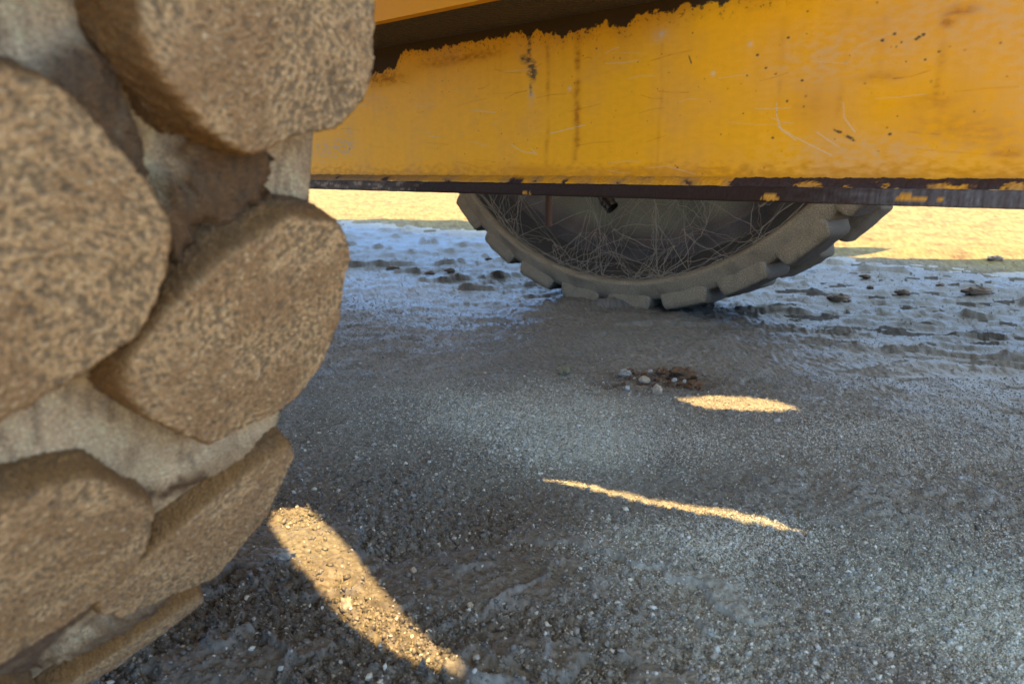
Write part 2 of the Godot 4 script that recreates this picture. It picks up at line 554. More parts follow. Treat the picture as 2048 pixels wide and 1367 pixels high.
# ------------------------------------------------------------------ body of the loader
func make_body(loader: Node3D) -> void:
	block("side_shelf", loader, mats.soil, 0.57, 0.6995, -6.5, -0.37, 0.541, 0.552)
	block("side_panel", loader, mats.yellow, 0.556, 0.568, -6.5, -0.37, 0.535, 1.2)
	block("far_frame_plate", loader, mats.underside, 1.82, 1.84, -6.5, 0.5, 0.36, 0.56)
	block("far_side_panel", loader, mats.yellow, 2.28, 2.3, -6.5, 0.5, 0.7, 1.1)
	# walkway plates with worn gaps that let the sun through
	var slot_left := [Vector2(0.187, -0.36), Vector2(0.16, -0.325), Vector2(0.128, -0.22), Vector2(0.11, -0.105), Vector2(0.112, -0.03), Vector2(0.119, 0.012)]
	var slot_right := [Vector2(0.187, -0.36), Vector2(0.214, -0.335), Vector2(0.187, -0.23), Vector2(0.152, -0.11), Vector2(0.131, -0.01), Vector2(0.119, 0.012)]
	var gap_near := [Vector2(0.452, -0.225), Vector2(0.468, -0.17), Vector2(0.486, -0.06), Vector2(0.509, 0.05), Vector2(0.53, 0.12)]
	var gap_far := [Vector2(0.452, -0.225), Vector2(0.481, -0.17), Vector2(0.505, -0.06), Vector2(0.527, 0.05), Vector2(0.53, 0.12)]
	var a := PackedVector2Array([Vector2(-0.55, -2.4), Vector2(0.187, -2.4)])
	a.append_array(PackedVector2Array(slot_left))
	a.append_array(PackedVector2Array([Vector2(0.119, 0.42), Vector2(-0.55, 0.42)]))
	plate("walkway_plate", loader, mats.underside, a, 1.05, 1.062)
	slot_right.reverse()
	var b := PackedVector2Array([Vector2(0.187, -2.4), Vector2(0.452, -2.4)])
	b.append_array(PackedVector2Array(gap_near))
	b.append_array(PackedVector2Array([Vector2(0.53, 0.42), Vector2(0.119, 0.42)]))
	b.append_array(PackedVector2Array(slot_right))
	plate("walkway_plate", loader, mats.underside, b, 1.05, 1.062)
	gap_far.reverse()
	var c := PackedVector2Array([Vector2(0.452, -2.4), Vector2(0.555, -2.4), Vector2(0.555, -0.362), Vector2(0.7, -0.362), Vector2(0.7, 0.42), Vector2(0.53, 0.42)])
	c.append_array(PackedVector2Array(gap_far))
	plate("walkway_plate", loader, mats.underside, c, 1.05, 1.062)
	# the deck above: its edge draws the far border of the shade
	var sx := 0.19
	var sz := 0.602
	# a lens-shaped slot: the deck is two plates that meet in a line through it
	var slot_near := [Vector2(0.268, -1.19), Vector2(0.312, -1.138), Vector2(0.364, -1.117), Vector2(0.416, -1.111), Vector2(0.472, -1.12)]
	var slot_far := [Vector2(0.268, -1.19), Vector2(0.32, -1.208), Vector2(0.378, -1.214), Vector2(0.428, -1.193), Vector2(0.472, -1.12)]
	var front := PackedVector2Array([Vector2(-4.17, -5.2)])
	front.append_array(PackedVector2Array(slot_near))
	front.append_array(PackedVector2Array([Vector2(1.9, -1.3), Vector2(1.05, 0.0), Vector2(0.758, -0.394), Vector2(0.312, -0.795), Vector2(0.137, -0.899), Vector2(0.022, -0.921), Vector2(-4.362, -4.869)]))
	var rear := PackedVector2Array([Vector2(-4.17, -5.8), Vector2(-0.4, -5.8), Vector2(0.3, -4.5), Vector2(1.1, -3.95), Vector2(1.73, -3.76), Vector2(1.84, -3.6), Vector2(1.62, -3.4), Vector2(1.45, -3.25), Vector2(2.35, -3.17), Vector2(3.0, -3.1), Vector2(1.9, -1.3)])
	slot_far.reverse()
	rear.append_array(PackedVector2Array(slot_far))
	rear.append(Vector2(-4.17, -5.2))
	for outline in [front, rear]:
		var moved := PackedVector2Array()
		for v in outline:
			moved.append(v + Vector2(sx, sz))
		plate("deck_plate", loader, mats.underside, moved, 1.6, 1.65, false)
	# a rusty stud and a threaded hose end hang below the frame
	var pos := PackedVector3Array()
	var idx := PackedInt32Array()
	tube(PackedVector3Array([frame_point(1.0, -0.816, 0.42), frame_point(1.0, -0.816, 0.283), frame_point(1.0, -0.816, 0.2815)]), 0.0062, 12, pos, idx)
	var rust := painted(Color(0.07, 0.035, 0.018), 0.8)
	put("hanging_stud", mesh_of(pos, idx, PackedColorArray(), rust), loader)
	pos = PackedVector3Array()
	idx = PackedInt32Array()
	tube(PackedVector3Array([frame_point(1.0, -0.76, 0.42), frame_point(1.0, -0.72, 0.35), frame_point(1.0, -0.69, 0.321), frame_point(1.0, -0.685, 0.317)]), 0.0095, 12, pos, idx)
	var black := painted(Color(0.012, 0.011, 0.01), 0.35)
	var hose := put("hose", mesh_of(pos, idx, PackedColorArray(), black), loader)
	pos = PackedVector3Array()
	idx = PackedInt32Array()
	for k in 3:
		var q := frame_point(1.0, -0.7 + k * 0.006, 0.33 - k * 0.0055)
		tube(PackedVector3Array([q, q + along * 0.0028 - Vector3.UP * 0.0025]), 0.0115, 12, pos, idx)
	put("hose_thread", mesh_of(pos, idx, PackedColorArray(), black), hose)

func blot(d: PackedFloat32Array, w: int, h: int, s: float, y: float, rs: float, ry: float, strength: float) -> void:
	# adds a soft blot to a mask in plate coordinates
	var cx := (s + 1.4) / 1.7 * w
	var cy := (0.56 - y) / 0.2 * h
	var px := rs / 1.7 * w
	var py := ry / 0.2 * h
	for v in range(maxi(0, int(cy - py * 2)), mini(h, int(cy + py * 2) + 1)):
		for u in range(maxi(0, int(cx - px * 2)), mini(w, int(cx + px * 2) + 1)):
			var e := exp(-(pow((u - cx) / px, 2) + pow((v - cy) / py, 2)) * 1.4)
			d[v * w + u] += e * strength

func stroke(d: PackedFloat32Array, w: int, h: int, pts: Array, radius: float, strength: float) -> void:
	for k in pts.size() - 1:
		var a: Vector2 = pts[k]
		var b: Vector2 = pts[k + 1]
		var steps := maxi(2, int(a.distance_to(b) / (radius * 0.7)))
		for i in steps:
			var p := a.lerp(b, float(i) / steps)
			blot(d, w, h, p.x, p.y, radius, radius, strength * rng.randf_range(0.5, 1.1))

func make_frame_plate(loader: Node3D) -> void:
	var w := 2048
	var h := 256
	var rust := PackedFloat32Array()
	var grime := PackedFloat32Array()
	var bare := PackedFloat32Array()
	var dust := PackedFloat32Array()
	for m in [rust, grime, bare, dust]:
		m.resize(w * h)
	# rust runs, grime below the shelf, worn and dusty places, scratches: where they stand on the plate
	for run in [[-0.533, 0.525, 0.386, 0.0055, 0.75], [-0.531, 0.5, 0.40, 0.006, 0.45], [-0.575, 0.525, 0.38, 0.0042, 0.6], [-0.425, 0.5, 0.375, 0.003, 0.3], [-0.65, 0.53, 0.47, 0.004, 0.2], [-0.3, 0.51, 0.43, 0.004, 0.25], [-0.243, 0.51, 0.42, 0.004, 0.3], [-0.214, 0.5, 0.43, 0.004, 0.25], [-0.168, 0.495, 0.43, 0.004, 0.45]]:
		var y: float = run[1]
		while y > run[2]:
			blot(rust, w, h, run[0] + 0.0016 * fine.get_noise_2d(y * 25.0, run[0] * 90.0), y, run[3] * (0.9 + 0.5 * broad.get_noise_2d(y * 60.0, run[0] * 50.0)), 0.003, run[4] * (0.17 + 0.3 * broad.get_noise_2d(y * 35.0, run[0] * 80.0)))
			y -= 0.0015
	for b in [[-0.158, 0.497, 0.012, 0.005, 0.8], [-0.166, 0.489, 0.006, 0.004, 0.9], [-0.214, 0.452, 0.02, 0.005, 0.45], [-0.172, 0.43, 0.016, 0.006, 0.35], [-0.148, 0.408, 0.04, 0.012, 0.25], [-0.122, 0.398, 0.03, 0.012, 0.25], [-0.16, 0.42, 0.05, 0.03, 0.2], [-0.113, 0.388, 0.012, 0.005, 0.6], [-0.6, 0.376, 0.05, 0.006, 0.35], [-0.45, 0.375, 0.1, 0.005, 0.3], [-0.7, 0.38, 0.1, 0.008, 0.15], [-0.75, 0.512, 0.06, 0.008, 0.7], [-0.68, 0.514, 0.04, 0.007, 0.7], [-0.87, 0.5, 0.05, 0.01, 0.9], [-0.27, 0.43, 0.03, 0.02, 0.25]]:
		blot(rust, w, h, b[0], b[1], b[2], b[3], b[4])
	for b in [[-0.604, 0.516, 0.004, 0.02, 1.0], [-0.6, 0.492, 0.008, 0.009, 1.3], [-0.612, 0.503, 0.008, 0.006, 0.9], [-0.597, 0.484, 0.007, 0.008, 1.2], [-0.601, 0.47, 0.003, 0.01, 0.7]]:
		blot(grime, w, h, b[0], b[1], b[2], b[3], b[4])
	for b in [[-0.972, 0.412, 0.03, 0.014, 0.8], [-0.957, 0.435, 0.02, 0.012, 0.4], [-1.03, 0.405, 0.05, 0.02, 0.5], [-0.427, 0.509, 0.01, 0.007, 0.5], [-0.6, 0.462, 0.006, 0.012, 0.6], [-0.15, 0.5, 0.09, 0.04, 0.25], [-0.22, 0.39, 0.09, 0.02, 0.3], [-0.26, 0.47, 0.07, 0.03, 0.25], [-0.05, 0.44, 0.08, 0.08, 0.35]]:
		blot(dust, w, h, b[0], b[1], b[2], b[3], b[4])
	for b in [[-0.367, 0.467], [-0.543, 0.465], [-0.331, 0.49], [-0.427, 0.509]]:
		blot(bare, w, h, b[0], b[1], 0.003, 0.003, 0.7)
	var spots := [[-0.295, 0.492], [-0.323, 0.48], [-0.314, 0.468], [-0.279, 0.454], [-0.291, 0.437], [-0.205, 0.485], [-0.214, 0.481], [-0.188, 0.479], [-0.183, 0.482], [-0.186, 0.4805], [-0.17, 0.468], [-0.302, 0.405], [-0.293, 0.393], [-0.401, 0.378], [-0.203, 0.411], [-0.2, 0.405], [-0.113, 0.39], [-0.304, 0.462], [-0.279, 0.512]]
	for b in spots:
		blot(grime, w, h, b[0], b[1], 0.0015, 0.0012, 1.6)
	for k in 260:
		blot(grime if k % 3 else rust, w, h, rng.randf_range(-1.1, 0.0), 0.365 + 0.17 * rng.randf(), rng.randf_range(0.0006, 0.0013), rng.randf_range(0.0006, 0.0012), rng.randf_range(0.4, 1.2))
	for s in [[[-0.298, 0.415], [-0.283, 0.406], [-0.263, 0.396], [-0.246, 0.388]], [[-0.301, 0.436], [-0.3, 0.425], [-0.295, 0.412], [-0.28, 0.402]], [[-0.241, 0.433], [-0.239, 0.42], [-0.228, 0.407]], [[-0.262, 0.409], [-0.25, 0.401], [-0.24, 0.395]], [[-0.6, 0.4], [-0.59, 0.394]], [[-0.633, 0.406], [-0.615, 0.398], [-0.59, 0.394]], [[-0.571, 0.417], [-0.545, 0.421], [-0.52, 0.425]], [[-0.7, 0.449], [-0.657, 0.445]], [[-0.782, 0.42], [-0.761, 0.418]]]:
		var pts := []
		for p in s:
			pts.append(Vector2(p[0], p[1]))
		stroke(bare, w, h, pts, 0.0006, 0.5)
	stroke(grime, w, h, [Vector2(-0.247, 0.411), Vector2(-0.236, 0.405), Vector2(-0.227, 0.4)], 0.0014, 0.8)
	stroke(grime, w, h, [Vector2(-0.395, 0.487), Vector2(-0.391, 0.478)], 0.0007, 0.7)
	for k in 70:
		var p := Vector2(rng.randf_range(-1.0, -0.05), rng.randf_range(0.37, 0.5))
		var d := Vector2(rng.randf_range(0.01, 0.06), rng.randf_range(-0.008, 0.008))
		stroke(bare if k % 2 else rust, w, h, [p, p + d * 0.5 + Vector2(0, rng.randf_range(-0.002, 0.002)), p + d], 0.0006, rng.randf_range(0.12, 0.35))
	var ragged := [Vector2(-1.4, 0.498), Vector2(-0.9, 0.508), Vector2(-0.85, 0.514), Vector2(-0.836, 0.533), Vector2(-0.785, 0.531), Vector2(-0.754, 0.532), Vector2(-0.718, 0.528), Vector2(-0.662, 0.535), Vector2(-0.616, 0.531), Vector2(-0.591, 0.533), Vector2(-0.573, 0.525), Vector2(-0.513, 0.525), Vector2(-0.499, 0.53), Vector2(-0.465, 0.525), Vector2(-0.448, 0.533), Vector2(-0.39, 0.531), Vector2(-0.3, 0.534), Vector2(0.3, 0.54)]
	var bytes := PackedByteArray()
	bytes.resize(w * h * 3)
	var shine := PackedByteArray()
	shine.resize(w * h)
	var seg := 0
	for u in w:
		var s := -1.4 + 1.7 * u / w
		while seg < ragged.size() - 2 and ragged[seg + 1].x < s:
			seg += 1
		var edge: float = lerpf(ragged[seg].y, ragged[seg + 1].y, (s - ragged[seg].x) / (ragged[seg + 1].x - ragged[seg].x))
		edge += 0.007 * broad.get_noise_1d(s * 30.0)
		for v in h:
			var y := 0.56 - 0.2 * v / h
			var i := v * w + u
			var n := broad.get_noise_2d(s * 9.0, y * 9.0)
			var n2 := broad.get_noise_2d(s * 60.0 + 11.0, y * 140.0)
			var n3 := fine.get_noise_2d(s * 700.0, y * 700.0)
			var streak := broad.get_noise_2d(s * 90.0, y * 6.0)
			var c := Color(0.88, 0.405, 0.008)
			c = c.lerp(Color(0.76, 0.36, 0.05), clampf(n * 0.9 + smooth(-0.45, -0.15, s) * 0.6, 0, 0.8))
			c = tone(c, 1.0 + n2 * 0.05 + n3 * 0.03 + streak * 0.03)
			var edge_dirt := smooth(0.385, 0.366, y + 0.012 * n2)
			c = c.lerp(Color(0.45, 0.17, 0.01), edge_dirt * 0.5)
			c = c.lerp(Color(0.5, 0.4, 0.28), clampf(dust[i] * (0.6 + n2 * 1.4), 0, 0.75))
			c = c.lerp(Color(0.4, 0.13, 0.01), clampf(rust[i] * (0.75 + n2 * 0.8 + n3 * 0.15), 0, 0.85))
			c = c.lerp(Color(0.62, 0.52, 0.36), clampf(bare[i] * (0.8 + n3 * 0.6), 0, 0.8))
			c = c.lerp(Color(0.07, 0.05, 0.03), clampf(grime[i] * (0.8 + n2 * 1.6 + n3 * 0.4) - 0.12, 0, 0.9))
			var stain := smooth(edge - 0.018, edge + 0.002, y + 0.008 * n2) * 0.3
			c = c.lerp(Color(0.3, 0.13, 0.018), stain)
			var splash := smooth(edge - 0.022, edge + 0.004, y) * smooth(0.4, 0.46, broad.get_noise_2d(s * 150.0, y * 150.0 + 3.0))
			var covered := maxf(smooth(edge - 0.001, edge + 0.001, y + n3 * 0.0008 + 0.004 * broad.get_noise_2d(s * 35.0, y * 40.0) + 0.003 * broad.get_noise_2d(s * 150.0, y * 150.0)), splash * 0.9)
			c = c.lerp(Color(0.034, 0.024, 0.014), covered * 0.97)
			c = c.linear_to_srgb()
			bytes[i * 3] = int(clampf(c.r, 0, 1) * 255)
			bytes[i * 3 + 1] = int(clampf(c.g, 0, 1) * 255)
			bytes[i * 3 + 2] = int(clampf(c.b, 0, 1) * 255)
			shine[i] = int(clampf(0.42 + covered * 0.4 + rust[i] * 0.3 + dust[i] * 0.4 + n2 * 0.12, 0, 1) * 255)
	var m := StandardMaterial3D.new()
	m.albedo_texture = ImageTexture.create_from_image(Image.create_from_data(w, h, false, Image.FORMAT_RGB8, bytes))
	m.roughness = 1.0
	m.metallic_specular = 0.22
	m.roughness_texture = ImageTexture.create_from_image(Image.create_from_data(w, h, false, Image.FORMAT_L8, shine))
	# the plate itself, very slightly dented
	var pos := PackedVector3Array()
	var uv := PackedVector2Array()
	var columns := 150
	for i in 12:
		for j in columns:
			var s := -6.5 if j == 0 else -1.4 + 1.7 * (j - 1) / (columns - 2)
			var y := 0.36 + 0.2 * i / 11.0
			var dent := 0.0008 * broad.get_noise_2d(s * 6.0, y * 6.0)
			pos.append(frame_point(0.7 + dent, s, y))
			uv.append(Vector2((s + 1.4) / 1.7, (0.56 - y) / 0.2))
	var face := mesh_of(pos, grid_index(12, columns), PackedColorArray(), m, false, uv)
	var frame := put("frame_plate", face, loader)
	tag(frame, "rust streaked yellow frame plate with greasy upper edge")
	block("plate_back", frame, mats.dark, 0.7025, 0.72, -6.5, 0.3, 0.36, 0.56)
	# weld seam along the foot of the plate, its paint scraped off towards the near end
	var worn := PackedFloat32Array()
	pos = PackedVector3Array()
	var col := PackedColorArray()
	var length := 1150
	for i in 9:
		var t := i / 8.0
		for j in length:
			var s := -6.5 if j == 0 else -1.4 + 1.7 * (j - 1) / (length - 2)
			var wave := 0.0012 * broad.get_noise_1d(s * 60.0) + 0.0004 * fine.get_noise_1d(s * 330.0)
			var y := 0.3685 + wave - t * 0.0085
			var out := 0.001 + 0.012 * sin(t * 1.45) + 0.0012 * fine.get_noise_1d(s * 250.0 + 9.0) * sin(t * PI)
			pos.append(frame_point(0.7 - out, s, y))
			var n := broad.get_noise_2d(s * 22.0, t * 0.5 + 3.0)
			var n2 := fine.get_noise_2d(s * 300.0, t * 6.0)
			var paint := Color(0.66, 0.3, 0.02).lerp(Color(0.42, 0.22, 0.06), clampf(0.3 + n * 1.5, 0, 1))
			paint = paint.lerp(Color(0.16, 0.12, 0.08), smooth(-0.6, -1.0, s) * 0.7)
			var metal := Color(0.045, 0.03, 0.03)
			var gone := smooth(0.5, 0.56, n + 0.12 * n2)
			if s > -0.336 + 0.004 * n2:
				gone = 1.0
				var patches := 0.0
				for q in [[-0.261, 0.011], [-0.196, 0.002], [-0.148, 0.017], [-0.103, 0.009], [-0.227, 0.002], [0.02, 0.03]]:
					patches = maxf(patches, 1.0 - smooth(q[1] * 0.7, q[1], absf(s - q[0]) + 0.004 * n2 + 0.006 * broad.get_noise_2d(s * 90.0, t * 3.0)))
				gone -= patches * smooth(0.45, 0.6, t + n * 0.6 + 0.2 * n2)
			for q in [[-0.614, 0.012], [-0.54, 0.004], [-0.865, 0.008]]:
				gone = maxf(gone, 1.0 - smooth(q[1] * 0.8, q[1] * 1.1, absf(s - q[0]) + 0.002 * n2))
			if s < -0.34:
				gone *= smooth(0.15, 0.5, t + 0.3 * n2)
			var c := paint.lerp(metal, clampf(gone, 0, 1))
			col.append(stored(tone(c, 0.5 + 0.12 * n2)))
	var weld := put("weld_seam", mesh_of(pos, grid_index(9, length), col, mats.metal, true), frame)
	tag(weld, "scraped weld seam at foot of the plate")
	# bottom flange: dark bare steel with flakes of paint
	pos = PackedVector3Array()
	col = PackedColorArray()
	var prof := [[0.6885, 0.3602], [0.6845, 0.3598], [0.683, 0.358], [0.683, 0.355], [0.683, 0.352], [0.683, 0.349], [0.6832, 0.3472], [0.684, 0.3462], [0.687, 0.3458], [0.8, 0.3458]]
	for i in prof.size():
		for j in length:
			var s := -6.5 if j == 0 else -1.4 + 1.7 * (j - 1) / (length - 2)
			var n := broad.get_noise_2d(s * 30.0, i * 0.35)
			var n2 := fine.get_noise_2d(s * 420.0, i * 0.5)
			var n3 := fine.get_noise_2d(s * 260.0, 8.0)
			pos.append(frame_point(prof[i][0] + 0.0004 * n2, s, prof[i][1] + 0.0003 * n))
			var c := Color(0.035, 0.02, 0.014).lerp(Color(0.12, 0.115, 0.12), smooth(-0.3, -0.12, s + n * 0.06) * (0.8 + 0.5 * n3))
			c = c.lerp(Color(0.13, 0.1, 0.075), smooth(-0.78, -0.86, s) * clampf(0.7 + n, 0, 1))
			var flake := smooth(0.3, 0.36, n + 0.15 * n2) * smooth(-0.75, -0.85, s)
			c = c.lerp(Color(0.26, 0.19, 0.12), flake)
			for q in [[-0.293, 0.35, 0.007], [-0.178, 0.353, 0.007], [-0.166, 0.352, 0.004], [-0.152, 0.353, 0.003], [-0.201, 0.354, 0.002], [-0.595, 0.348, 0.004], [-0.588, 0.3475, 0.003], [-0.52, 0.35, 0.001]]:
				var e := Vector2(s - q[0], (prof[i][1] - q[1]) * 2.2).length() + 0.0022 * n2 + 0.003 * broad.get_noise_2d(s * 150.0, prof[i][1] * 300.0)
				if e < q[2]:
					c = Color(0.55, 0.27, 0.04)
			col.append(stored(tone(c, 0.5 + 0.15 * n2)))
	var flange := put("bottom_flange", mesh_of(pos, grid_index(prof.size(), length), col, mats.metal, true), frame)
	tag(flange, "dark bare steel edge with paint flakes")

# ------------------------------------------------------------------ far wheel
func make_far_wheel(loader: Node3D) -> void:
	var radius := 0.85
	var hub := Vector3(0.28, radius - 0.012, -2.094)
	# own axes: x along the machine, y up, z towards the camera side (minus across)
	var place := Transform3D(Basis(along, Vector3.UP, -across), hub)
	var tan_mud := Color(0.27, 0.212, 0.13)
	var brown := Color(0.065, 0.045, 0.027)
	var prof := [[-0.28, 0.7], [-0.285, 0.76], [-0.28, 0.79], [-0.265, 0.815], [-0.15, 0.822], [-0.02, 0.82], [-0.002, 0.818], [0.008, 0.8], [0.016, 0.778], [0.017, 0.77], [0.012, 0.765], [0.004, 0.7625], [-0.006, 0.758], [-0.03, 0.745], [-0.06, 0.73], [-0.085, 0.715]]
	var around := 420
	var pos := PackedVector3Array()
	var col := PackedColorArray()
	for i in prof.size():
		for j in around:
			var a := TAU * j / around
			var d := Vector3(sin(a), -cos(a), 0)
			var n := broad.get_noise_3d(sin(a) * 9.0, cos(a) * 9.0, i * 0.4)
			pos.append(d * (prof[i][1] + 0.002 * n) + Vector3(0, 0, prof[i][0] + 0.0015 * n))
			var c := tan_mud.lerp(brown, clampf(n * 1.1 + (0.0 if prof[i][0] > -0.02 else 0.5), 0, 1))
			if i > 11:
				c = Color(0.04, 0.033, 0.027)
			elif i >= 9:
				c = tone(tan_mud, 0.9 + n * 0.5)
			col.append(stored(c))
	var tyre := put("rear_tyre", mesh_of(pos, grid_index(prof.size(), around, true), col, mats.far_rubber), loader, place)
	tag(tyre, "big far tyre with dust dulled sidewall")
	# lugs: two staggered rows of thirty
	for row in 2:
		var shape := far_lug(row, tan_mud, brown)
		for k in 30:
			var turn := deg_to_rad(12.0 * k + 4.5 + 6.0 * row)
			put("lug", shape[k % 3], tyre, Transform3D(Basis(Vector3.BACK, turn), Vector3.ZERO))
	# the dished disc
	pos = PackedVector3Array()
	col = PackedColorArray()
	var dish := [[-0.085, 0.716], [-0.083, 0.69], [-0.075, 0.68], [-0.078, 0.665], [-0.1, 0.655], [-0.115, 0.62], [-0.12, 0.5], [-0.11, 0.3], [-0.09, 0.18], [-0.06, 0.16], [-0.06, 0.0]]
	for i in dish.size():
		for j in 160:
			var a := TAU * j / 160
			pos.append(Vector3(sin(a) * dish[i][1], -cos(a) * dish[i][1], dish[i][0]))
			var n := broad.get_noise_3d(sin(a) * dish[i][1] * 8.0, cos(a) * dish[i][1] * 8.0, 4.0)
			var c := Color(0.08, 0.067, 0.057) if i < 5 else Color(0.13, 0.122, 0.082)
			col.append(stored(tone(c, 1.0 + n * 0.7)))
	put("wheel_disc", mesh_of(pos, grid_index(dish.size(), 160, true), col, mats.far_rubber), loader, place)
	# dusty cobweb strands spun across the dish
	pos = PackedVector3Array()
	var idx := PackedInt32Array()
	var nodes := []
	for k in 46:
		var a := deg_to_rad(rng.randf_range(-58.0, 58.0))
		nodes.append(Vector3(sin(a) * 0.758, -cos(a) * 0.758, rng.randf_range(-0.012, 0.008)))
	for k in 70:
		var a := deg_to_rad(rng.randf_range(-60.0, 60.0) + 8.0)
		var q := 0.3 + 0.44 * sqrt(rng.randf())
		nodes.append(Vector3(sin(a) * q, -cos(a) * q, lerpf(-0.08, 0.0, rng.randf())))
	for k in 430:
		var p: Vector3 = nodes[rng.randi() % nodes.size()]
		var best: Vector3 = nodes[rng.randi() % nodes.size()]
		for tries in 9:
			var q: Vector3 = nodes[rng.randi() % nodes.size()]
			if q.distance_to(p) > 0.06 and q.distance_to(p) < best.distance_to(p):
				best = q
		var sag := Vector3(rng.randf_range(-0.12, 0.12), rng.randf_range(-0.16, 0.1), 0.02) * p.distance_to(best)
		var pts := PackedVector3Array()
		for i in 9:
			var t := i / 8.0
			var v := p.lerp(best, t) + sag * 4.0 * t * (1.0 - t)
			v += Vector3(fine.get_noise_2d(k * 9.0, t * 5.0), fine.get_noise_2d(k * 9.0 + 4.0, t * 5.0), 0) * 0.006
			pts.append(v)
		tube(pts, 0.00025 + 0.0007 * pow(rng.randf(), 2.0), 5, pos, idx)
	var web := put("cobweb", mesh_of(pos, idx, PackedColorArray(), painted(Color(0.26, 0.225, 0.165), 0.9)), loader, place)
	tag(web, "dusty cobweb strands across the wheel dish", "", "", "stuff")

func far_lug(row: int, tan_mud: Color, brown: Color) -> Array:
	# three variants of a tread block that wraps over the shoulder
	var made := []
	for variant in 3:
		var prof: Array
		if row == 0:
			prof = [[-0.002, 0.782, 0.0], [0.006, 0.792, 1.0], [0.006, 0.81, 1.0], [0.005, 0.83, 1.0], [0.002, 0.844, 1.0], [-0.003, 0.849, 0.98], [-0.012, 0.8515, 0.96], [-0.03, 0.852, 0.94], [-0.08, 0.852, 0.9], [-0.118, 0.85, 0.84], [-0.128, 0.843, 0.83], [-0.136, 0.812, 0.95]]
		else:
			prof = [[-0.148, 0.812, 0.95], [-0.156, 0.843, 0.83], [-0.166, 0.85, 0.84], [-0.2, 0.852, 0.9], [-0.25, 0.852, 0.94], [-0.268, 0.851, 0.96], [-0.277, 0.846, 0.98], [-0.282, 0.835, 1.0], [-0.288, 0.81, 1.0], [-0.289, 0.79, 1.0], [-0.28, 0.775, 0.0]]
		var steps := [[-1.0, 0.0], [-0.93, 0.7], [-0.86, 0.97], [-0.8, 1.0], [-0.6, 1.0], [-0.4, 1.0], [-0.2, 1.0], [0.0, 1.0], [0.2, 1.0], [0.4, 1.0], [0.6, 1.0], [0.72, 1.0], [0.8, 0.93], [0.9, 0.5], [1.0, 0.0]]
		var pos := PackedVector3Array()
		var col := PackedColorArray()
		for i in prof.size():
			for j in steps.size():
				var lift: float = steps[j][1]
				var r: float = minf(prof[i][1], 0.81) + maxf(prof[i][1] - 0.81, 0.0) * lift
				var z: float = prof[i][0]
				if row == 0 and i < 6:
					z = lerpf(minf(z, 0.0), z, lift)
				var a: float = deg_to_rad(5.0) * steps[j][0] * (0.9 + 0.1 * prof[i][2]) - (0.25 * (z + 0.0)) * (1.0 if row == 0 else -1.0) * 0.25
				var n := broad.get_noise_3d(a * 60.0 + variant * 9.0, z * 50.0, r * 50.0 + row * 5.0)
				r += 0.003 * n * smooth(0.8, 0.84, r)
				pos.append(Vector3(sin(a) * r, -cos(a) * r, z + 0.0014 * n))
				var worn := smooth(0.842, 0.85, prof[i][1] + 0.006 * n) if row == 0 else 0.6
				var c := tan_mud.lerp(brown, clampf(worn + 0.5 * n, 0, 1))
				if lift < 0.8:
					c = c.lerp(Color(0.27, 0.235, 0.18), 0.5)
				col.append(stored(tone(c, 1.0 + 0.5 * n)))
		made.append(mesh_of(pos, grid_index(prof.size(), steps.size()), col, mats.far_rubber))
	return made

# ------------------------------------------------------------------ near tyre
func spline(pts: Array, count: int) -> PackedVector2Array:
	var out := PackedVector2Array()
	var n := pts.size()
	var total := 0.0
	var dense := PackedVector2Array()
	for k in n:
		for i in 16:
			var bent := (pts[k] as Vector2).cubic_interpolate(pts[(k + 1) % n], pts[(k + n - 1) % n], pts[(k + 2) % n], i / 16.0)
			dense.append(bent.lerp((pts[k] as Vector2).lerp(pts[(k + 1) % n], i / 16.0), 0.55))
	for i in dense.size():
		total += dense[i].distance_to(dense[(i + 1) % dense.size()])
	var step := total / count
	var walked := 0.0
	var next := 0.0
	for i in dense.size():
		var a := dense[i]
		var b := dense[(i + 1) % dense.size()]
		var d := a.distance_to(b)
		while next < walked + d and out.size() < count:
			out.append(a.lerp(b, (next - walked) / d))
			next += step
		walked += d
	while out.size() < count:
		out.append(out[out.size() - 1])
	return out

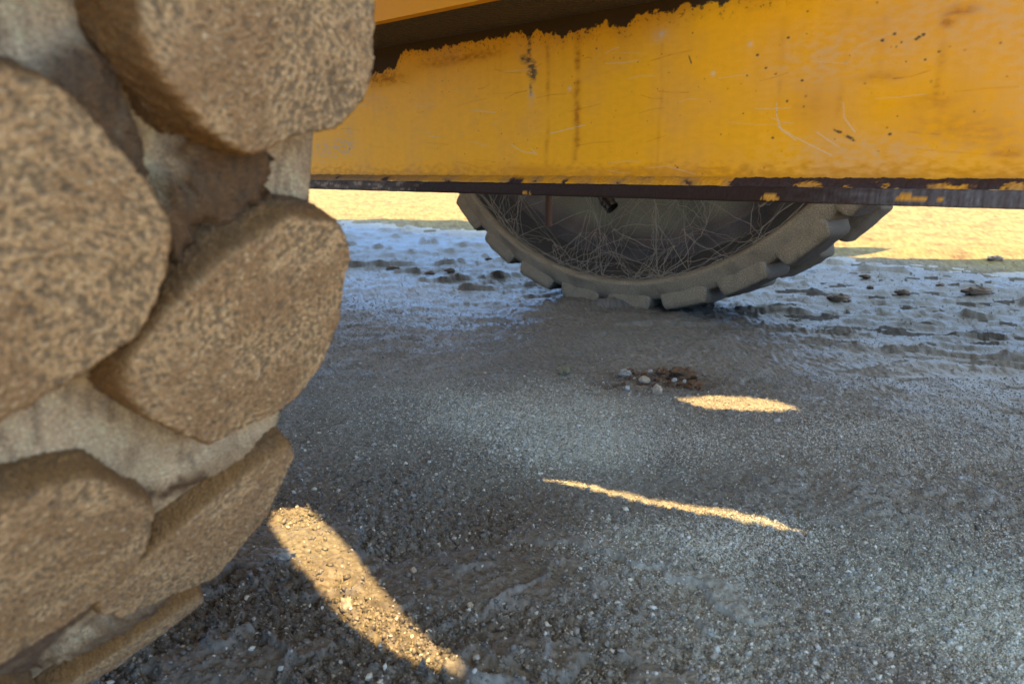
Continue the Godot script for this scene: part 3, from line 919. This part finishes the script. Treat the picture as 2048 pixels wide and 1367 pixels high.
func near_lug(outline: Array, around: int, rings: int, variant: float) -> ArrayMesh:
	# outline: Vector2(metres along the tread, metres across); the block stands on the tread of a 0.5 m tyre at angle 0
	var shape := spline(outline, around)
	var mid := Vector2.ZERO
	for p in shape:
		mid += p / around
	var top := 0.5
	var base := 0.474
	var levels := []
	for k in 20:
		levels.append([1.03 - 0.05 * k / 19.0, lerpf(base - 0.006, top - 0.008, k / 19.0)])
	levels.append([0.972, top - 0.004])
	levels.append([0.957, top - 0.001])
	for k in rings:
		levels.append([0.935 * (1.0 - float(k) / (rings - 1)) + 0.0005, top + 0.0015 * smooth(0, rings - 1, k)])
	var pos := PackedVector3Array()
	var col := PackedColorArray()
	var rows := levels.size()
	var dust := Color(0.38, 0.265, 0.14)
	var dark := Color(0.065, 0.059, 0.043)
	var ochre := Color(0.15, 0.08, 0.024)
	for i in rows:
		for j in around:
			var scale: float = levels[i][0]
			var p := mid + (shape[j] - mid) * scale
			var r: float = levels[i][1]
			var q := Vector3(p.x, p.y, r) * 1.0 + Vector3(variant, variant * 0.7, 0)
			var n := broad.get_noise_3dv(q * 290.0)
			var n2 := fine.get_noise_3dv(q * 520.0)
			var n3 := broad.get_noise_3dv(q * 24.0)
			var on_top := smooth(20.0, 23.0, float(i))
			r += 0.0006 * n * (0.6 + 0.4 * on_top) + 0.0005 * n2 + 0.0022 * n3
			p += (shape[j] - mid).normalized() * (0.0014 * n + 0.0024 * n3) * (1.0 - on_top * 0.8)
			var a := p.x / top
			pos.append(Vector3(sin(a) * r, -cos(a) * r, -p.y))
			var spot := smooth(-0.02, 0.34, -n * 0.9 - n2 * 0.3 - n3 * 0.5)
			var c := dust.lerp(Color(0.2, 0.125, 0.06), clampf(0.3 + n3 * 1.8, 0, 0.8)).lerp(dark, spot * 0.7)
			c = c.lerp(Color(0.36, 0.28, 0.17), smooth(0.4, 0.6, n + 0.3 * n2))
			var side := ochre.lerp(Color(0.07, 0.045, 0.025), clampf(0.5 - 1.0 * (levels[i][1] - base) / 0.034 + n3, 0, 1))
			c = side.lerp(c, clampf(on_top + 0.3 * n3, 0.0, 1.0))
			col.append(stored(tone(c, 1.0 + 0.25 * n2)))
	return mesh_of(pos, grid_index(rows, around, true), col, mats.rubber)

func make_near_tyre(loader: Node3D) -> void:
	var turn := deg_to_rad(60.9)
	var axle := Vector3(cos(turn), 0, -sin(turn))
	var roll := Vector3(sin(turn), 0, cos(turn))
	var hub := Vector3(-0.492, 0.48, -0.572)
	# own axes: x the way the tread faces us, y up, z towards the outer side (minus the axle)
	var place := Transform3D(Basis(roll, Vector3.UP, -axle), hub)
	var pos := PackedVector3Array()
	var col := PackedColorArray()
	var prof := []
	for k in 12:
		prof.append([0.236 + 0.012 * sin(k / 11.0 * PI), lerpf(0.26, 0.43, k / 11.0)])
	prof.append([0.232, 0.456])
	for k in 81:
		prof.append([lerpf(0.224, 0.004, k / 80.0), 0.474])
	prof.append([-0.003, 0.463])
	prof.append([-0.007, 0.452])
	for k in 12:
		prof.append([-0.008 - 0.004 * sin(k / 11.0 * PI), lerpf(0.432, 0.26, k / 11.0)])
	var angles := PackedFloat32Array()
	var a := -180.0
	while a < 180.0:
		angles.append(a)
		a += 0.3 if a > 30.0 and a < 98.0 else 3.0
	var pale := Color(0.4, 0.325, 0.21)
	var damp := Color(0.1, 0.066, 0.04)
	for i in prof.size():
		for j in angles.size():
			var t := deg_to_rad(angles[j])
			var u: float = prof[i][0]
			var q := Vector3(t * 0.45, u, 0.0)
			var n := broad.get_noise_3dv(q * 16.0 + Vector3(3, 1, 0))
			var n2 := broad.get_noise_3d(q.x * 90.0, q.y * 260.0, 5.0)
			var n3 := fine.get_noise_3dv(q * 300.0)
			var r: float = prof[i][1] + 0.003 * n + 0.0008 * n2
			if i > 12 and i < 94:
				r += 0.013 * (1.0 - smooth(62.0, 72.0, angles[j]))
			pos.append(Vector3(sin(t) * r, -cos(t) * r, u))
			var c := pale.lerp(damp, smooth(0.1, 0.28, n + 0.12 * n2 + 0.25 * smooth(66.0, 80.0, angles[j]) - 0.06))
			var caked := 0.0
			for m in [[77.4, -0.058, 3.2, 0.021, 1.0], [79.6, -0.112, 2.2, 0.016, 0.7], [77.6, -0.1, 2.0, 0.009, 0.8], [75.0, -0.08, 2.2, 0.009, 1.0], [69.6, -0.108, 1.6, 0.012, 0.4], [60.8, -0.04, 1.0, 0.03, 0.3], [46.5, -0.06, 2.0, 0.03, 0.6]]:
				var du: float = (-u - m[1]) / m[3]
				var da: float = (angles[j] - m[0]) / m[2]
				caked = maxf(caked, m[4] * smooth(1.25, 0.7, sqrt(du * du + da * da) + 0.5 * n2))
			if caked > 0.0:
				r += 0.013 * caked + 0.002 * n3 * caked
				pos[pos.size() - 1] = Vector3(sin(t) * r, -cos(t) * r, u)
				c = c.lerp(Color(0.115, 0.066, 0.028).lerp(Color(0.05, 0.033, 0.018), clampf(0.5 + n2, 0, 1)), minf(caked * 1.3, 1.0))
			var vein := 1.0 - absf(broad.get_noise_3d(q.x * 14.0 + 0.5 * n, q.y * 38.0, 9.0)) * 16.0
			c = c.lerp(Color(0.15, 0.115, 0.075), clampf(vein, 0.0, 0.7) * (1.0 - caked))
			c = c.lerp(Color(0.2, 0.15, 0.095), smooth(0.1, 0.4, broad.get_noise_3d(q.x * 30.0, q.y * 30.0, 2.0)) * 0.6 * (1.0 - caked))
			col.append(stored(tone(c, 1.0 + 0.22 * n2 + 0.12 * n3)))
	var tyre := put("front_tyre", mesh_of(pos, grid_index(prof.size(), angles.size(), true), col, mats.rubber), loader, place)
	tag(tyre, "close muddy tyre with chunky rounded lugs")
	var arc := PI / 180.0 * 0.5
	var right := []
	for v in [[76.0, -0.04], [75.4, -0.008], [73.7, 0.001], [71.4, 0.003], [69.0, 0.003], [66.6, 0.0], [64.9, -0.012], [63.7, -0.047], [63.9, -0.062], [66.5, -0.094], [68.3, -0.107], [70.0, -0.109], [72.2, -0.095], [74.3, -0.071]]:
		right.append(Vector2((v[0] - 70.0) * arc, v[1]))
	var first := []
	for v in [[90.6, -0.04], [90.0, -0.008], [88.3, 0.001], [86.0, 0.003], [83.4, 0.003], [81.2, 0.0], [79.6, -0.015], [78.9, -0.045], [78.3, -0.066], [79.2, -0.084], [81.6, -0.106], [84.2, -0.112], [86.8, -0.1], [89.0, -0.073]]:
		first.append(Vector2((v[0] - 84.45) * arc, v[1]))
	var third := []
	for v in [[60.6, -0.029], [61.6, -0.006], [60.4, 0.003], [57.6, 0.004], [54.8, 0.003], [51.5, -0.001], [48.6, -0.01], [48.9, -0.03], [49.8, -0.054], [50.9, -0.076], [53.0, -0.092], [55.0, -0.096], [56.9, -0.078], [58.9, -0.055]]:
		third.append(Vector2((v[0] - 56.35) * arc, v[1]))
	var left := []
	for v in [[81.2, -0.15], [80.9, -0.13], [79.3, -0.115], [77.3, -0.099], [75.8, -0.092], [73.4, -0.092], [71.0, -0.1], [70.0, -0.118], [69.2, -0.136], [68.4, -0.16], [68.8, -0.2], [70.5, -0.22], [74.0, -0.226], [78.0, -0.225], [80.4, -0.215], [81.3, -0.19]]:
		left.append(Vector2((v[0] - 75.0) * arc, v[1]))
	var rough_right := near_lug(right, 40, 8, 0.0)
	var rough_left := near_lug(left, 40, 8, 0.0)
	for k in 23:
		for side in 2:
			var shown := k < 4 or k > 21
			var o: Mesh = rough_left if side else rough_right
			if shown:
				o = near_lug(left if side else first if k == 0 else third if k == 2 or k == 3 else right, 260, 64, k * 1.7 + side * 0.6)
			var nudge := 0.0
			if side == 0 and k == 0:
				nudge = -1.2
			elif k == 2 or k == 3:
				nudge = -0.3 if side else 2.0
			var angle := deg_to_rad((75.0 if side else 70.0) - 15.65 * (k - 1) + nudge)
			var shift := -0.018 if side == 1 and k == 2 else 0.0
			put("lug", o, tyre, Transform3D(Basis(Vector3.BACK, angle), Vector3(0, 0, shift)))
	pos = PackedVector3Array()
	var idx := PackedInt32Array()
	tube(PackedVector3Array([Vector3(0, 0, 0.03), Vector3(0, 0, 0.06), Vector3(0, 0, 0.2), Vector3(0, 0, 0.21)]), 0.27, 40, pos, idx)
	put("wheel_rim", mesh_of(pos, idx, PackedColorArray(), mats.yellow), loader, place)

# ------------------------------------------------------------------ stones and clods
func lay(called: String, label: String, category: String, mesh: Mesh, x: float, z: float, size: Vector3, turn: float, group := "") -> MeshInstance3D:
	var y := ground_height(x, z, sqrt(x * x + (z - 0.35) * (z - 0.35)))
	var o := put(called, mesh, self, Transform3D(Basis(Vector3.UP, turn).scaled_local(size), Vector3(x, y + size.y * 0.33, z)))
	tag(o, label, category, group)
	return o

func make_stones() -> void:
	var tan_stone := lump(1, 12, 0.3, Vector3.ONE, mats.stone, Color(0.4, 0.33, 0.24), Color(0.3, 0.24, 0.17))
	var grey := lump(2, 12, 0.55, Vector3.ONE, mats.stone, Color(0.3, 0.29, 0.26), Color(0.22, 0.2, 0.17))
	var olive := lump(3, 12, 0.3, Vector3.ONE, mats.stone, Color(0.2, 0.18, 0.1), Color(0.14, 0.12, 0.07))
	var white := lump(4, 8, 0.35, Vector3.ONE, mats.stone, Color(0.7, 0.68, 0.62), Color(0.58, 0.55, 0.5))
	var earth := lump(5, 18, 0.6, Vector3.ONE, mats.stone, Color(0.16, 0.085, 0.04), Color(0.08, 0.045, 0.022))
	var mud := lump(6, 20, 0.28, Vector3.ONE, mats.ground_damp, Color(0.16, 0.115, 0.08), Color(0.1, 0.08, 0.06))
	lay("stone", "round olive pebble standing alone left of the brown dirt", "stone", olive, 0.099, -1.356, Vector3(0.022, 0.02, 0.02), 0.3)
	lay("stone", "angular grey stone at the left end of the brown dirt", "stone", grey, 0.21, -1.335, Vector3(0.024, 0.015, 0.018), 0.8)
	lay("stone", "tan oblong stone in the middle of the brown dirt", "stone", tan_stone, 0.237, -1.285, Vector3(0.021, 0.015, 0.014), 0.1)
	lay("stone", "pale egg-shaped stone in front of the brown dirt", "stone", tan_stone, 0.247, -1.213, Vector3(0.015, 0.021, 0.015), 0.9)
	lay("stone", "small white pebble touching the large brown clod's left foot", "stone", white, 0.295, -1.303, Vector3(0.011, 0.008, 0.009), 0.4)
	lay("stone", "tiny white pebble at the right foot of the large brown clod", "stone", white, 0.312, -1.296, Vector3(0.006, 0.008, 0.006), 1.4)
	lay("stone", "white pebble left of the pale egg-shaped stone", "stone", white, 0.2, -1.242, Vector3(0.009, 0.009, 0.008), 2.0)
	lay("stone", "small pink-white pebble behind the round brown clod", "stone", white, 0.263, -1.365, Vector3(0.009, 0.008, 0.008), 0.0)
	lay("stone", "tiny white pebble above the tan oblong stone", "stone", white, 0.224, -1.315, Vector3(0.006, 0.006, 0.006), 1.0)
	lay("stone", "flat white pebble in front of the upper sun patch", "stone", white, 0.406, -1.083, Vector3(0.012, 0.006, 0.009), 0.6)
	lay("stone", "dark oval stone in the sunlit strip beside the near tyre", "stone", grey, -0.219, -0.649, Vector3(0.02, 0.011, 0.012), 0.2)
	lay("stone", "grey stone at the lower edge of the sunlit strip", "stone", grey, -0.145, -0.582, Vector3(0.012, 0.014, 0.012), 2.2)
	lay("stone", "small tan pebble on the smooth mud right of the sunlit strip", "stone", tan_stone, -0.092, -0.631, Vector3(0.006, 0.006, 0.005), 0.0)
	lay("stone", "small pale pebble nearest to the bottom on the smooth mud", "stone", tan_stone, -0.036, -0.575, Vector3(0.006, 0.005, 0.005), 0.0)
	lay("dirt_clod", "round brown clod behind the tan oblong stone", "clod", earth, 0.279, -1.328, Vector3(0.024, 0.02, 0.02), 0.5)
	lay("dirt_clod", "large brown clod at the right end of the dirt", "clod", earth, 0.318, -1.321, Vector3(0.044, 0.025, 0.026), 0.0)
	lay("dirt_clod", "crumbling brown clod just above the upper sun patch", "clod", earth, 0.322, -1.262, Vector3(0.036, 0.012, 0.03), 1.3)
	var right := "brown mud clod lying on the wet ground right of the far wheel"
	lay("mud_clod", "largest brown mud clod, far right of the far wheel", "clod", mud, 1.422, -2.249, Vector3(0.085, 0.026, 0.04), -0.2)
	lay("mud_clod", "flat mud clod halfway between far wheel and largest clod", "clod", mud, 1.202, -2.267, Vector3(0.04, 0.016, 0.025), -0.5)
	lay("mud_clod", "mud clod just right of the far wheel's foot", "clod", mud, 0.98, -2.2, Vector3(0.06, 0.028, 0.05), -0.4)
	lay("mud_clod", "mud clod on the edge of the sunlit ground at far right", "clod", mud, 2.054, -3.165, Vector3(0.08, 0.022, 0.04), 0.3)
	var spots := [[-0.472, -2.931, 0.06], [-0.233, -2.784, 0.05], [-0.308, -2.784, 0.045], [-0.1, -3.2, 0.04]]
	for p in spots:
		lay("mud_clod", "small dark mud clod among the wet ridges left of the far wheel", "clod", mud, p[0], p[1], Vector3(p[2] * 0.8, p[2] * 0.3, p[2] * 0.5), rng.randf() * TAU, "mud clods left of the far wheel")
	for p in [[1.39, -2.396, 0.05], [1.158, -2.386, 0.04], [1.25, -2.62, 0.045]]:
		lay("mud_clod", right, "clod", mud, p[0], p[1], Vector3(p[2] * 0.8, p[2] * 0.3, p[2] * 0.5), rng.randf() * TAU, "small mud clods right of the far wheel")
	for p in [[0.225, -1.36, 0.012], [0.247, -1.345, 0.009], [0.262, -1.3, 0.01], [0.216, -1.31, 0.008], [0.3, -1.28, 0.009], [0.327, -1.245, 0.012], [0.312, -1.24, 0.008], [0.335, -1.285, 0.011], [0.286, -1.36, 0.01], [0.2, -1.28, 0.007], [0.31, -1.36, 0.012], [0.255, -1.27, 0.007]]:
		lay("dirt_crumb", "small brown crumb of earth in the dirt behind the upper sun patch", "clod", earth, p[0], p[1], Vector3(p[2] * 1.3, p[2] * 0.9, p[2]), rng.randf() * TAU, "crumbs of brown earth")
	# pale pebbles strewn over the powdery gravel
	for k in 90:
		var at := Vector2.ZERO
		for tries in 40:
			var z := rng.randf_range(-1.6, -0.48)
			at = Vector2(rng.randf_range(-0.3, 0.72) * -z * 0.95, z)
			if rng.randf() < 0.06 + powder_zone(at.x, at.y):
				break
		var d := rng.randf_range(0.0025, 0.006)
		var where := "beyond the lower sun strip"
		if at.y > -0.78:
			where = "in the bottom right corner" if at.x > 0.25 else "below the lower sun strip"
		elif at.x > 0.35:
			where = "to the right of both sun patches"
		elif at.y < -1.2:
			where = "between the far wheel and the upper sun patch"
		lay("pebble", ("pale pebble on the grey gravel " if k % 3 else "dull grey pebble on the gravel ") + where, "pebble", white if k % 3 else grey, at.x, at.y, Vector3(d, d * 0.75, d * 0.85), rng.randf() * TAU, ("pale pebbles " if k % 3 else "grey pebbles ") + where)
